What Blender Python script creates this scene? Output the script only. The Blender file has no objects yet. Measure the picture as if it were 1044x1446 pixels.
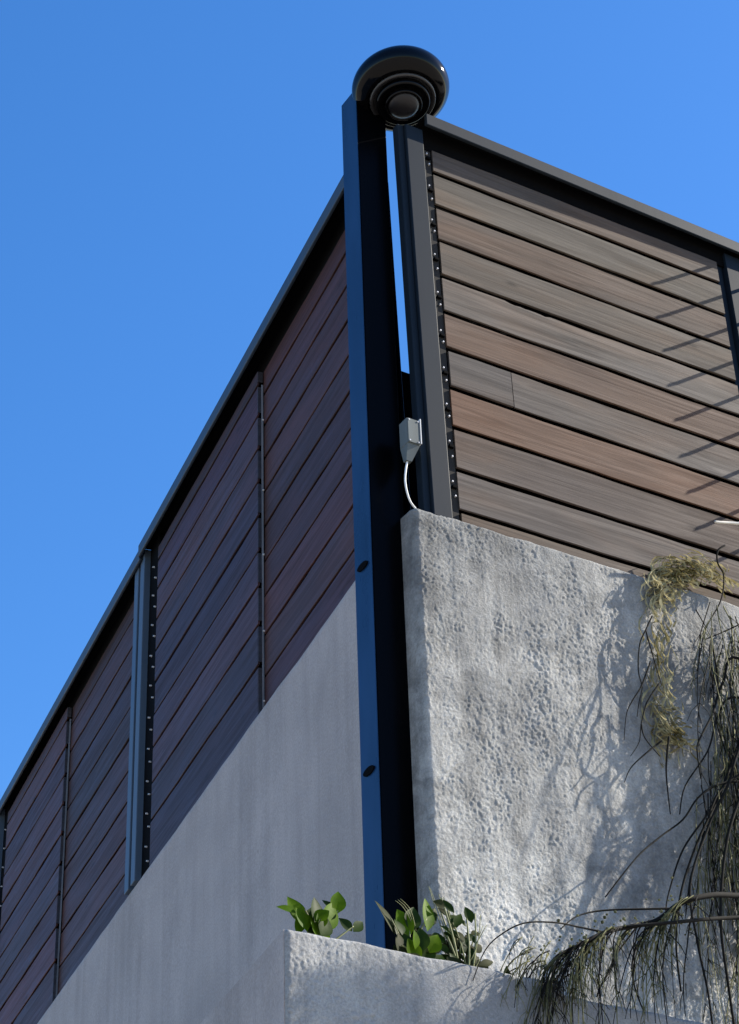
import bpy, bmesh, math, random
import numpy as np
from mathutils import Vector, Matrix
from mathutils import noise as mnoise

S = bpy.context.scene
COL = S.collection
random.seed(7)

# ------------------------------------------------------------------ camera
cam_data = bpy.data.cameras.new('camera')
cam = bpy.data.objects.new('camera', cam_data)
COL.objects.link(cam)
cam_data.sensor_fit = 'HORIZONTAL'
cam_data.sensor_width = 36.0
cam_data.lens = 3106.0 / 1044.0 * 36.0
cam_data.clip_start = 0.05
cam_data.clip_end = 2000.0
_r = Vector((0.999347, 0.019973, -0.030096)); _u = Vector((0.03612, -0.552595, 0.832667)); _b = Vector((0, -0.833211, -0.552955))
cam.matrix_world = Matrix(((_r.x, _u.x, _b.x, 0), (_r.y, _u.y, _b.y, 0), (_r.z, _u.z, _b.z, 1.6), (0, 0, 0, 1)))
S.camera = cam

# directions of the two wall faces (plan), the corner and the sun
DL = Vector((-0.38268343, 0.92387953, 0)); DR = Vector((0.84989269, 0.5269558, 0))
NL = Vector((-0.92387953, -0.38268343, 0)); NR = Vector((0.5269558, -0.84989269, 0))
CORNER = Vector((0.11535301, 5.5917415, 0))
PHI_R = math.atan2(0.5269558, 0.84989269)
PHI_L = math.atan2(-0.92387953, 0.38268343)
SUN_DIR = (DR * 1.0 + NR * 0.26 + Vector((0, 0, 0.69))).normalized()
SUN_EL = math.asin(SUN_DIR.z)
SUN_AZ = math.atan2(SUN_DIR.x, SUN_DIR.y)      # from +Y clockwise

# ------------------------------------------------------------------ world, sun, exposure
world = bpy.data.worlds.new('World'); S.world = world; world.use_nodes = True
wn = world.node_tree; wn.nodes.clear()
sky = wn.nodes.new('ShaderNodeTexSky'); sky.sky_type = 'NISHITA'; sky.sun_disc = False
sky.sun_elevation = SUN_EL; sky.sun_rotation = SUN_AZ
sky.altitude = 0; sky.air_density = 1.0; sky.dust_density = 0.3; sky.ozone_density = 3.5
bg = wn.nodes.new('ShaderNodeBackground'); bg.inputs['Strength'].default_value = 0.12
wo = wn.nodes.new('ShaderNodeOutputWorld')
hs = wn.nodes.new('ShaderNodeHueSaturation'); hs.inputs['Saturation'].default_value = 1.27; hs.inputs['Hue'].default_value = 0.506
wn.links.new(sky.outputs[0], hs.inputs['Color']); wn.links.new(hs.outputs[0], bg.inputs[0]); wn.links.new(bg.outputs[0], wo.inputs[0])

sun_data = bpy.data.lights.new('sun', 'SUN'); sun_data.energy = 5.0; sun_data.angle = math.radians(0.5)
sun_data.color = (1.0, 0.92, 0.80)
sun = bpy.data.objects.new('sun', sun_data); COL.objects.link(sun)
sun.location = (8, 2, 12)
sun.rotation_euler = SUN_DIR.to_track_quat('Z', 'Y').to_euler()

S.view_settings.view_transform = 'Standard'
S.view_settings.look = 'None'
S.view_settings.gamma = 1.0
S.view_settings.use_curve_mapping = False
S.view_settings.exposure = 1.12

# ------------------------------------------------------------------ material helpers
def new_mat(name):
    m = bpy.data.materials.new(name); m.use_nodes = True
    nt = m.node_tree; b = nt.nodes['Principled BSDF']
    return m, nt, b
def node(nt, typ, **kw):
    n = nt.nodes.new(typ)
    for k, v in kw.items(): setattr(n, k, v)
    return n
def ramp(nt, stops):
    r = nt.nodes.new('ShaderNodeValToRGB'); e = r.color_ramp.elements
    while len(e) < len(stops): e.new(0.5)
    for el, (p, c) in zip(e, stops):
        el.position = p; el.color = (c[0], c[1], c[2], 1) if not isinstance(c, (int, float)) else (c, c, c, 1)
    return r
def tex_noise(nt, vec, scale, detail=4, rough=0.55, dist=0.0):
    n = nt.nodes.new('ShaderNodeTexNoise'); n.inputs['Scale'].default_value = scale
    n.inputs['Detail'].default_value = detail; n.inputs['Roughness'].default_value = rough
    n.inputs['Distortion'].default_value = dist
    nt.links.new(vec, n.inputs['Vector']); return n
def mapping(nt, src, scale=(1, 1, 1)):
    m = nt.nodes.new('ShaderNodeMapping'); m.inputs['Scale'].default_value = scale
    nt.links.new(src, m.inputs['Vector']); return m
def mix(nt, a, b, fac, mode='MIX'):
    m = nt.nodes.new('ShaderNodeMix'); m.data_type = 'RGBA'; m.blend_type = mode
    for s, v in ((m.inputs[6], a), (m.inputs[7], b)):
        if isinstance(v, tuple): s.default_value = (v[0], v[1], v[2], 1)
        else: nt.links.new(v, s)
    if isinstance(fac, (int, float)): m.inputs[0].default_value = fac
    else: nt.links.new(fac, m.inputs[0])
    return m.outputs[2]
def bump(nt, b, height, strength, distance, prev=None):
    n = nt.nodes.new('ShaderNodeBump'); n.inputs['Strength'].default_value = strength; n.inputs['Distance'].default_value = distance
    nt.links.new(height, n.inputs['Height'])
    if prev is not None: nt.links.new(prev, n.inputs['Normal'])
    nt.links.new(n.outputs[0], b.inputs['Normal']); return n.outputs[0]

def mat_stucco(name, base, light, dark, fine=1.0, streaks=0.5, patch=0.0):
    m, nt, b = new_mat(name)
    tc = node(nt, 'ShaderNodeTexCoord')
    o = tc.outputs['Object']
    big = tex_noise(nt, o, 2.2, 5, 0.6)
    st = tex_noise(nt, mapping(nt, o, (9, 9, 0.7)).outputs[0], 1.0, 6, 0.65, 0.4)
    sp = tex_noise(nt, o, 120, 6, 0.78)
    pit = tex_noise(nt, o, 22, 3, 0.6)
    r1 = ramp(nt, [(0.32, dark), (0.52, base), (0.72, light)]); nt.links.new(big.outputs[0], r1.inputs[0])
    r2 = ramp(nt, [(0.35, 0.72), (0.5, 1.0), (0.7, 1.22)]); nt.links.new(st.outputs[0], r2.inputs[0])
    c = mix(nt, r1.outputs[0], r2.outputs[0], streaks, 'MULTIPLY')
    r3 = ramp(nt, [(0.34, 0.6), (0.5, 1.0), (0.66, 1.45)]); nt.links.new(sp.outputs[0], r3.inputs[0])
    c = mix(nt, c, r3.outputs[0], 0.55 * fine, 'MULTIPLY')
    if patch:
        md = tex_noise(nt, o, 8.5, 6, 0.7, 0.8); rp = ramp(nt, [(0.36, 0.62), (0.5, 1.0), (0.66, 1.28)]); nt.links.new(md.outputs[0], rp.inputs[0])
        c = mix(nt, c, rp.outputs[0], 0.8 * patch, 'MULTIPLY')
        sx = node(nt, 'ShaderNodeSeparateXYZ'); nt.links.new(o, sx.inputs[0])   # darker towards the wall top
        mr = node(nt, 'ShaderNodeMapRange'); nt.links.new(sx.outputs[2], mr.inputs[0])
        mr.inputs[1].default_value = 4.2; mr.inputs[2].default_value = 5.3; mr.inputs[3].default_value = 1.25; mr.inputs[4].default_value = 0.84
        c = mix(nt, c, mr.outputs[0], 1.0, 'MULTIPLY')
    r4 = ramp(nt, [(0.2, 0.45), (0.3, 1.0)]); nt.links.new(pit.outputs[0], r4.inputs[0])
    c = mix(nt, c, r4.outputs[0], 0.7, 'MULTIPLY')
    nt.links.new(c, b.inputs['Base Color'])
    b.inputs['Roughness'].default_value = 0.88; b.inputs['Specular IOR Level'].default_value = 0.25
    p = bump(nt, b, sp.outputs[0], 1.0 * fine, 0.005)
    bump(nt, b, pit.outputs[0], 0.35 * fine, 0.008, p)
    return m

def mat_wood(name, colour_attr=True, tint=(1, 1, 1), rough=0.6, coat=0.0, grain=0.6, spec=0.5):
    # boards take their own stain from the object colour, grain runs along local X
    m, nt, b = new_mat(name)
    tc = node(nt, 'ShaderNodeTexCoord'); oi = node(nt, 'ShaderNodeObjectInfo')
    add = node(nt, 'ShaderNodeVectorMath', operation='MULTIPLY_ADD')
    nt.links.new(oi.outputs['Random'], add.inputs[0]); add.inputs[1].default_value = (37, 19, 53); nt.links.new(tc.outputs['Object'], add.inputs[2])
    v = add.outputs[0]
    g1 = tex_noise(nt, mapping(nt, v, (1.4, 8, 34)).outputs[0], 1.0, 6, 0.62, 1.2)
    g2 = tex_noise(nt, mapping(nt, v, (5, 20, 190)).outputs[0], 1.0, 4, 0.6, 0.3)
    g3 = tex_noise(nt, mapping(nt, v, (1.3, 1.3, 5)).outputs[0], 1.0, 4, 0.55, 0.6)
    kn = node(nt, 'ShaderNodeTexVoronoi'); kn.inputs['Scale'].default_value = 1.0
    nt.links.new(mapping(nt, v, (3.1, 3.1, 9)).outputs[0], kn.inputs['Vector'])
    r1 = ramp(nt, [(0.28, 0.60), (0.5, 1.0), (0.75, 1.35)]); nt.links.new(g1.outputs[0], r1.inputs[0])
    r2 = ramp(nt, [(0.3, 0.8), (0.6, 1.12)]); nt.links.new(g2.outputs[0], r2.inputs[0])
    r3 = ramp(nt, [(0.3, (0.86, 0.90, 0.97)), (0.5, (1, 1, 1)), (0.7, (1.22, 1.03, 0.90))]); nt.links.new(g3.outputs[0], r3.inputs[0])
    r4 = ramp(nt, [(0.03, 0.35), (0.09, 0.85), (0.14, 1.0)]); nt.links.new(kn.outputs['Distance'], r4.inputs[0])
    c = mix(nt, oi.outputs['Color'], r1.outputs[0], grain, 'MULTIPLY')
    c = mix(nt, c, r2.outputs[0], grain, 'MULTIPLY')
    c = mix(nt, c, r3.outputs[0], 0.8, 'MULTIPLY')
    c = mix(nt, c, r4.outputs[0], 0.8, 'MULTIPLY')
    nt.links.new(c, b.inputs['Base Color'])
    rr = ramp(nt, [(0.3, rough + 0.12), (0.7, rough - 0.08)]); nt.links.new(g1.outputs[0], rr.inputs[0])
    nt.links.new(rr.outputs[0], b.inputs['Roughness'])
    b.inputs['Specular IOR Level'].default_value = spec; b.inputs['Coat Weight'].default_value = coat; b.inputs['Coat Roughness'].default_value = 0.3
    p = bump(nt, b, g2.outputs[0], 0.25, 0.002)
    bump(nt, b, g1.outputs[0], 0.3, 0.004, p)
    return m

def mat_paint(name, col, rough=0.3, spec=0.5, metallic=0.0, dirt=0.25, var=0.15):
    m, nt, b = new_mat(name)
    tc = node(nt, 'ShaderNodeTexCoord')
    n1 = tex_noise(nt, mapping(nt, tc.outputs['Object'], (6, 6, 1.2)).outputs[0], 1.0, 5, 0.6)
    n2 = tex_noise(nt, tc.outputs['Object'], 90, 3, 0.6)
    r = ramp(nt, [(0.3, 1 - var), (0.7, 1 + var)]); nt.links.new(n1.outputs[0], r.inputs[0])
    c = mix(nt, col, r.outputs[0], 1.0, 'MULTIPLY')
    nt.links.new(c, b.inputs['Base Color'])
    rr = ramp(nt, [(0.3, rough), (0.75, min(1, rough + dirt))]); nt.links.new(n1.outputs[0], rr.inputs[0])
    nt.links.new(rr.outputs[0], b.inputs['Roughness'])
    b.inputs['Specular IOR Level'].default_value = spec; b.inputs['Metallic'].default_value = metallic
    bump(nt, b, n2.outputs[0], 0.05, 0.001)
    return m

def mat_leaf(name, c1, c2, rough=0.35, trans=0.25):
    m, nt, b = new_mat(name)
    tc = node(nt, 'ShaderNodeTexCoord')
    n1 = tex_noise(nt, tc.outputs['Object'], 14, 3, 0.6)
    r = ramp(nt, [(0.35, c1), (0.65, c2)]); nt.links.new(n1.outputs[0], r.inputs[0])
    nt.links.new(r.outputs[0], b.inputs['Base Color'])
    b.inputs['Roughness'].default_value = rough; b.inputs['Specular IOR Level'].default_value = 0.05
    tr = node(nt, 'ShaderNodeBsdfTranslucent'); nt.links.new(r.outputs[0], tr.inputs[0])
    ms = node(nt, 'ShaderNodeMixShader'); ms.inputs[0].default_value = trans
    nt.links.new(b.outputs[0], ms.inputs[1]); nt.links.new(tr.outputs[0], ms.inputs[2])
    nt.links.new(ms.outputs[0], nt.nodes['Material Output'].inputs['Surface'])
    n2 = tex_noise(nt, tc.outputs['Object'], 60, 2); bump(nt, b, n2.outputs[0], 0.2, 0.002)
    return m

M = {}
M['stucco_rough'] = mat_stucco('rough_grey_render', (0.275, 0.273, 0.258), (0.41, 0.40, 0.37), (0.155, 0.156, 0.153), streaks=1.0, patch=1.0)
M['stucco_smooth'] = mat_stucco('smooth_grey_render', (0.40, 0.345, 0.315), (0.455, 0.39, 0.355), (0.34, 0.295, 0.27), fine=0.8, streaks=0.35)
M['stucco_planter'] = mat_stucco('planter_render', (0.29, 0.29, 0.285), (0.37, 0.37, 0.355), (0.22, 0.225, 0.23))
M['wood_sunny'] = mat_wood('weathered_board', rough=0.78, grain=0.75, spec=0.2)
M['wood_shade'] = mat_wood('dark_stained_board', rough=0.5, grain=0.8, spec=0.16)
M['black_gloss'] = mat_paint('glossy_black_paint', (0.006, 0.007, 0.010), 0.10, 0.5, dirt=0.12)
M['column_paint'] = mat_paint('satin_black_paint', (0.001, 0.0011, 0.0016), 0.22, 0.03, dirt=0.08)
M['flange_sky_tint'] = mat_paint('gloss_with_painted_sky_reflection', (0.006, 0.030, 0.085), 0.2, 0.3, dirt=0.3, var=0.45)  # blue colour stands in for sky reflected in the black paint
M['lamp_black'] = mat_paint('lamp_black_enamel', (0.002, 0.002, 0.0025), 0.06, 0.16, dirt=0.05, var=0.05)
M['rail_paint'] = mat_paint('slate_grey_paint', (0.012, 0.017, 0.023), 0.5, 0.15, dirt=0.2)
M['post_paint'] = mat_paint('slate_post_paint', (0.009, 0.015, 0.023), 0.5, 0.10, dirt=0.2)
M['rail_shade'] = mat_paint('rail_paint_lifted_for_shade', (0.022, 0.034, 0.048), 0.4, 0.5, dirt=0.2)  # rail paint copy, lighter and bluer to make up for the shade
M['post_shade'] = mat_paint('post_paint_lifted_for_shade', (0.052, 0.078, 0.112), 0.4, 0.5, dirt=0.2)  # post paint copy with shaded-side light put into its colour
M['dark'] = mat_paint('black_parts_and_painted_shade', (0.003, 0.003, 0.0035), 0.9, 0.05)  # near black, for black parts and for shade painted into recesses
M['batten'] = mat_paint('weathered_batten', (0.030, 0.028, 0.026), 0.85, 0.2, var=0.4)
M['joint'] = mat_paint('pale_edge_highlight', (0.16, 0.17, 0.19), 0.5, 0.4, var=0.5)  # pale tone stands in for light catching the joint edge
M['galv'] = mat_paint('galvanised_steel', (0.12, 0.14, 0.14), 0.65, 0.3, metallic=0.2, dirt=0.2, var=0.35)
M['cable'] = mat_paint('white_cable', (0.72, 0.72, 0.70), 0.45, 0.4)
M['screw'] = mat_paint('bright_screw_steel', (0.62, 0.60, 0.58), 0.35, 0.5, metallic=0.3)
M['lens'] = mat_paint('smoked_lens', (0.008, 0.008, 0.010), 0.25, 0.4)
M['leaf_bright'] = mat_leaf('bright_green_leaf', (0.055, 0.115, 0.004), (0.11, 0.19, 0.006), rough=0.5, trans=0.45)
M['leaf_dark'] = mat_leaf('dark_green_leaf', (0.012, 0.028, 0.005), (0.03, 0.055, 0.008), rough=0.5, trans=0.3)
M['leaf_olive'] = mat_leaf('olive_leaf', (0.018, 0.024, 0.008), (0.045, 0.05, 0.018), rough=0.6)
M['stem'] = mat_paint('plant_stem', (0.16, 0.17, 0.07), 0.6, 0.3)
M['twig'] = mat_paint('dark_twig_bark', (0.008, 0.0075, 0.006), 0.8, 0.15, var=0.4)
M['needle'] = mat_leaf('olive_needle', (0.040, 0.046, 0.020), (0.24, 0.235, 0.12), rough=0.6, trans=0.2)
M['dry'] = mat_leaf('dry_straw', (0.15, 0.125, 0.045), (0.50, 0.45, 0.27), rough=0.7, trans=0.3)
M['bark'] = mat_paint('grey_bark', (0.10, 0.085, 0.065), 0.85, 0.2, var=0.4)
M['wood_pale'] = mat_paint('bare_pale_wood', (0.62, 0.58, 0.50), 0.6, 0.3)

# ------------------------------------------------------------------ object helpers
def link_mesh(name, me, m, parent=None, smooth=False):
    o = bpy.data.objects.new(name, me); COL.objects.link(o)
    if m is not None: me.materials.append(m)
    if smooth:
        for p in me.polygons: p.use_smooth = True
    if parent is not None: o.parent = parent
    return o
def from_bm(name, bm, m, parent=None, smooth=False):
    bmesh.ops.recalc_face_normals(bm, faces=bm.faces)
    me = bpy.data.meshes.new(name); bm.to_mesh(me); bm.free()
    return link_mesh(name, me, m, parent, smooth)
def from_lists(name, vs, fs, m, parent=None, smooth=False):
    me = bpy.data.meshes.new(name); me.from_pydata([tuple(v) for v in vs], [], fs); me.update()
    return link_mesh(name, me, m, parent, smooth)
def tag(o, label, cat, group=None):
    o['label'] = label; o['category'] = cat
    if group: o['group'] = group
    return o
def thing(name, label, cat, loc=(0, 0, 0), rotz=0.0, group=None):
    o = bpy.data.objects.new(name, None); COL.objects.link(o); o.empty_display_size = 0.2
    o.location = loc; o.rotation_euler = (0, 0, rotz)
    return tag(o, label, cat, group)

def add_box(bm, x0, x1, y0, y1, z0, z1, bev=0.0, shear_x=0.0, zref=0.0, seg=1):
    """box in local space; shear_x leans it along x with height"""
    b2 = bmesh.new()
    c = [(x, y, z) for z in (z0, z1) for y in (y0, y1) for x in (x0, x1)]
    vs = [b2.verts.new(p) for p in c]
    for f in ((0, 2, 3, 1), (4, 5, 7, 6), (0, 1, 5, 4), (2, 6, 7, 3), (0, 4, 6, 2), (1, 3, 7, 5)):
        b2.faces.new([vs[i] for i in f])
    if bev > 0:
        bmesh.ops.bevel(b2, geom=list(b2.edges), offset=bev, segments=seg, affect='EDGES', profile=0.5)
    for v in b2.verts: v.co.x += shear_x * (zref - v.co.z)
    me = bpy.data.meshes.new('tmp'); b2.to_mesh(me); b2.free(); bm.from_mesh(me); bpy.data.meshes.remove(me)
def box(name, x0, x1, y0, y1, z0, z1, m, parent, bev=0.002, **k):
    bm = bmesh.new(); add_box(bm, x0, x1, y0, y1, z0, z1, bev, **k); return from_bm(name, bm, m, parent)
def add_cyl(bm, centre, axis, r0, r1, h, n=10):
    q = Vector(axis).normalized().to_track_quat('Z', 'Y').to_matrix().to_4x4()
    mt = Matrix.Translation(Vector(centre)) @ q
    bmesh.ops.create_cone(bm, cap_ends=True, segments=n, radius1=r0, radius2=r1, depth=h, matrix=mt)
def add_prism(bm, pts, y0, y1):
    """outline in local x,z extruded over y"""
    a = [bm.verts.new((x, y0, z)) for x, z in pts]; b = [bm.verts.new((x, y1, z)) for x, z in pts]
    bm.faces.new(a); bm.faces.new(b[::-1]); n = len(pts)
    for i in range(n): bm.faces.new((a[i], b[i], b[(i + 1) % n], a[(i + 1) % n]))

class Tubes:
    """collects thin swept tubes"""
    def __init__(s): s.v = []; s.f = []
    def tube(s, pts, r0, r1, n=4):
        pts = [Vector(p) for p in pts]; base = len(s.v); k = len(pts)
        ref = Vector((0.3, 0.9, 0.2))
        for i, p in enumerate(pts):
            d = (pts[min(i + 1, k - 1)] - pts[max(i - 1, 0)])
            if d.length < 1e-9: d = Vector((0, 0, 1))
            d.normalize(); a = d.cross(ref)
            if a.length < 1e-3: a = d.cross(Vector((1, 0, 0)))
            a.normalize(); b = d.cross(a); r = r0 + (r1 - r0) * i / max(1, k - 1)
            for j in range(n):
                t = 2 * math.pi * j / n; s.v.append(p + a * (math.cos(t) * r) + b * (math.sin(t) * r))
        for i in range(k - 1):
            for j in range(n):
                s.f.append((base + i * n + j, base + i * n + (j + 1) % n, base + (i + 1) * n + (j + 1) % n, base + (i + 1) * n + j))
        s.f.append(tuple(base + j for j in range(n))[::-1]); s.f.append(tuple(base + (k - 1) * n + j for j in range(n)))
    def build(s, name, m, parent=None, smooth=True): return from_lists(name, s.v, s.f, m, parent, smooth)

def smooth_path(pts, sub=4):
    """Catmull-Rom through the points"""
    P = [Vector(p) for p in pts]
    if len(P) < 3: return P
    out = []
    for i in range(len(P) - 1):
        p0 = P[max(i - 1, 0)]; p1 = P[i]; p2 = P[i + 1]; p3 = P[min(i + 2, len(P) - 1)]
        for j in range(sub):
            t = j / sub; t2 = t * t; t3 = t2 * t
            out.append(0.5 * ((2 * p1) + (-p0 + p2) * t + (2 * p0 - 5 * p1 + 4 * p2 - p3) * t2 + (-p0 + 3 * p1 - 3 * p2 + p3) * t3))
    out.append(P[-1]); return out

# Frame of the sunny wall: x along the wall (right), y into the building, z up.
# Frame of the shaded wall: x towards the corner, y into the building; distance from the corner = -x.

# ------------------------------------------------------------------ ground
gm, gnt, gb = new_mat('paving_and_soil')
gtc = node(gnt, 'ShaderNodeTexCoord'); gn = tex_noise(gnt, gtc.outputs['Object'], 0.8, 8, 0.7)
gr = ramp(gnt, [(0.3, (0.30, 0.26, 0.21)), (0.6, (0.38, 0.34, 0.28)), (0.8, (0.44, 0.40, 0.34))]); gnt.links.new(gn.outputs[0], gr.inputs[0])
gnt.links.new(gr.outputs[0], gb.inputs['Base Color']); gb.inputs['Roughness'].default_value = 0.95
g = from_lists('ground', [(-600, -600, 0), (600, -600, 0), (600, 600, 0), (-600, 600, 0)], [(0, 1, 2, 3)], gm)
g['kind'] = 'structure'

# ------------------------------------------------------------------ rough rendered surfaces: real relief
def fbm2(nx, nz, dx, seed, feats):
    """sum of smoothed random fields on a grid; feats = (wavelength_x, wavelength_z, amplitude, sharp)"""
    rng = np.random.RandomState(seed); H = np.zeros((nz, nx))
    for wx, wz, amp, sharp in feats:
        cx = max(3, int(nx * dx / wx) + 3); cz = max(3, int(nz * dx / wz) + 3)
        g0 = rng.rand(cz + 3, cx + 3)
        xs = np.arange(nx) * dx / wx; zs = np.arange(nz) * dx / wz
        xi = xs.astype(int); zi = zs.astype(int); fx = xs - xi; fz = zs - zi
        fx = fx * fx * (3 - 2 * fx); fz = fz * fz * (3 - 2 * fz)
        a = g0[np.ix_(zi, xi)]; b = g0[np.ix_(zi, xi + 1)]; c = g0[np.ix_(zi + 1, xi)]; d = g0[np.ix_(zi + 1, xi + 1)]
        v = (a * (1 - fx) + b * fx) * (1 - fz[:, None]) + (c * (1 - fx) + d * fx) * fz[:, None]
        v = v - 0.5
        if sharp: v = 0.5 - np.abs(v) * 2.0
        H += amp * v
    return H

def relief_sheet(name, x0, x1, z0, z1, y, dx, seed, feats, m, parent, lip=0.012, left_round=0.0, ret=0.0, fine=None):
    """wall facing -y with a relief grid, top edge rounded back to the wall top"""
    nx = int((x1 - x0) / dx) + 1; nz = int((z1 - z0) / dx) + 1
    H = fbm2(nx, nz, dx, seed, feats)
    if fine:
        mask = np.clip(0.75 + 3.2 * fbm2(nx, nz, dx, seed + 50, [(0.22, 0.16, 0.30, False), (0.07, 0.11, 0.22, False), (0.03, 0.05, 0.16, False)]), 0.25, 1.3)
        H = H + fbm2(nx, nz, dx, seed + 9, fine) * mask
        # broad trowel sweeps
        H = H + 0.0012 * np.clip(fbm2(nx, nz, dx, seed + 77, [(0.012, 0.19, 1.0, True), (0.05, 0.3, 0.6, False)]), 0, 1)
    X = x0 + np.arange(nx) * (x1 - x0) / (nx - 1); Z = z0 + np.arange(nz) * (z1 - z0) / (nz - 1)
    XX, ZZ = np.meshgrid(X, Z)
    ez = np.clip((ZZ - z0) / 0.03, 0, 1)
    YY = y - H * ez
    # rounded top
    t = np.clip((ZZ - (z1 - lip)) / lip, 0, 1); YY = YY + lip * (1 - np.sqrt(np.clip(1 - t * t, 0, 1)))
    if left_round > 0:
        t = np.clip(((x0 + left_round) - XX) / left_round, 0, 1); YY = YY + left_round * (1 - np.sqrt(np.clip(1 - t * t, 0, 1)))
    ZW = ZZ.copy()
    ZW += np.where(ZZ > z1 - 0.03, 1, 0) * (0.0015 * np.sin(XX * 19 + seed) + 0.0012 * np.sin(XX * 47)) * ((ZZ - (z1 - 0.03)) / 0.03)
    co = np.stack([XX, YY, ZW], -1).reshape(-1, 3)
    idx = np.arange(nx * nz).reshape(nz, nx)
    q = np.stack([idx[:-1, :-1], idx[:-1, 1:], idx[1:, 1:], idx[1:, :-1]], -1).reshape(-1, 4)
    # top return running back
    topv = co[idx[-1]].copy(); topv[:, 1] = y + 0.10; topv[:, 0] = np.maximum(topv[:, 0], x0 + ret); b0 = len(co); co = np.vstack([co, topv])
    tq = np.stack([idx[-1, :-1], idx[-1, 1:], b0 + np.arange(1, nx), b0 + np.arange(nx - 1)], -1)
    # left return
    lv = co[idx[:, 0]].copy(); lv[:, 1] = y + 0.10; lv[:, 0] += ret; b1 = len(co); co = np.vstack([co, lv])
    lq = np.stack([idx[:-1, 0], idx[1:, 0], b1 + np.arange(1, nz), b1 + np.arange(nz - 1)], -1)
    q = np.vstack([q, tq, lq])
    me = bpy.data.meshes.new(name)
    me.vertices.add(len(co)); me.vertices.foreach_set('co', co.ravel())
    me.loops.add(q.size); me.loops.foreach_set('vertex_index', q.ravel().astype(np.int32))
    me.polygons.add(len(q)); me.polygons.foreach_set('loop_start', np.arange(0, q.size, 4, dtype=np.int32))
    me.polygons.foreach_set('loop_total', np.full(len(q), 4, dtype=np.int32)); me.update(); me.validate()
    o = link_mesh(name, me, m, parent, smooth=True)
    return o

WALL_TOP = 5.34
building = thing('building', 'grey rendered house corner, one wall rough and sunlit, the other smooth and in shade', 'building', CORNER, 0)
def to_r(parent_mat_rot):
    pass
def sub_empty_rot(o, phi):
    o.rotation_euler = (0, 0, phi); return o

# sunny wall: relief sheet in front of a plain core, both children turned to the wall's direction
FE = [(0.40, 0.5, 0.006, False), (0.12, 0.3, 0.004, False), (0.050, 0.080, 0.0028, False)]
FF = [(0.021, 0.026, 0.0008, False), (0.0130, 0.0110, 0.0013, False), (0.0085, 0.0068, 0.0015, True), (0.0052, 0.0068, 0.0034, False)]
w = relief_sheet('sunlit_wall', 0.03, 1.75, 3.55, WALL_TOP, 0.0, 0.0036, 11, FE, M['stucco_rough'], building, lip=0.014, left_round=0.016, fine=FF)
sub_empty_rot(w, PHI_R)
w['label'] = 'rough sunlit render of the right-hand wall'
bm = bmesh.new()
add_box(bm, 0.036, 1.7499, 0.02, 0.25, 0.0, WALL_TOP - 0.006)
add_box(bm, 1.7501, 9.0, 0.0, 0.25, 0.0, WALL_TOP - 0.001)
add_box(bm, 0.0362, 1.7498, 0.001, 0.0199, 0.0, 3.553)
sub_empty_rot(from_bm('wall_core', bm, M['stucco_rough'], building), PHI_R)
# shaded wall
FS = [(0.5, 0.9, 0.006, False), (0.10, 0.25, 0.0022, False), (0.03, 0.06, 0.0008, False)]
w = relief_sheet('shaded_wall', -6.4, -0.27, 3.0, WALL_TOP, 0.0, 0.02, 5, FS, M['stucco_smooth'], building, lip=0.02)
sub_empty_rot(w, PHI_L)
w['label'] = 'smooth lavender grey render in shade'
bm = bmesh.new()
add_box(bm, -6.399, -0.275, 0.02, 0.22, 0.0, WALL_TOP - 0.008)
add_box(bm, -12.0, -6.401, 0.0, 0.22, 0.0, WALL_TOP - 0.002)
add_box(bm, -6.3988, -0.2752, 0.001, 0.0199, 0.0, 3.003)
sub_empty_rot(from_bm('wall_core', bm, M['stucco_smooth'], building), PHI_L)
# roof terrace slab behind the parapets
pa = DL * 11.5 - NL * 0.2; pb = DR * 8.5 - NR * 0.24; pc = pa + pb
p0 = DL * 0.35 + DR * 0.3
vs = [(v.x, v.y, z) for z in (4.15, 4.35) for v in (p0, pb, pc, pa)]
from_lists('roof', vs, [(0, 3, 2, 1), (4, 5, 6, 7), (0, 1, 5, 4), (1, 2, 6, 5), (2, 3, 7, 6), (3, 0, 4, 7)], M['dark'], building)

# ------------------------------------------------------------------ sunlit timber screen (right)
SH = 0.0175       # the uprights of this screen lean a touch
scr = thing('timber_screen', 'sunlit weathered board screen with slate rail on top of the rough wall', 'screen', CORNER, PHI_R)
gaps_r = [6.801, 6.650, 6.497, 6.341, 6.188, 6.035, 5.874, 5.718, 5.553, 5.396]
cols_r = [(0.17, 0.15, 0.135), (0.205, 0.192, 0.170), (0.185, 0.155, 0.135), (0.20, 0.18, 0.158), (0.225, 0.212, 0.20), (0.225, 0.160, 0.125),
          (0.20, 0.185, 0.175), (0.25, 0.165, 0.122), (0.185, 0.155, 0.140), (0.215, 0.195, 0.185), (0.22, 0.185, 0.155)]
cols_r = [(c[0] * 0.46, c[1] * 0.41, c[2] * 0.365) for c in cols_r]
GAP = 0.0185
BY = 0.03         # board face behind the wall face

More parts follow.
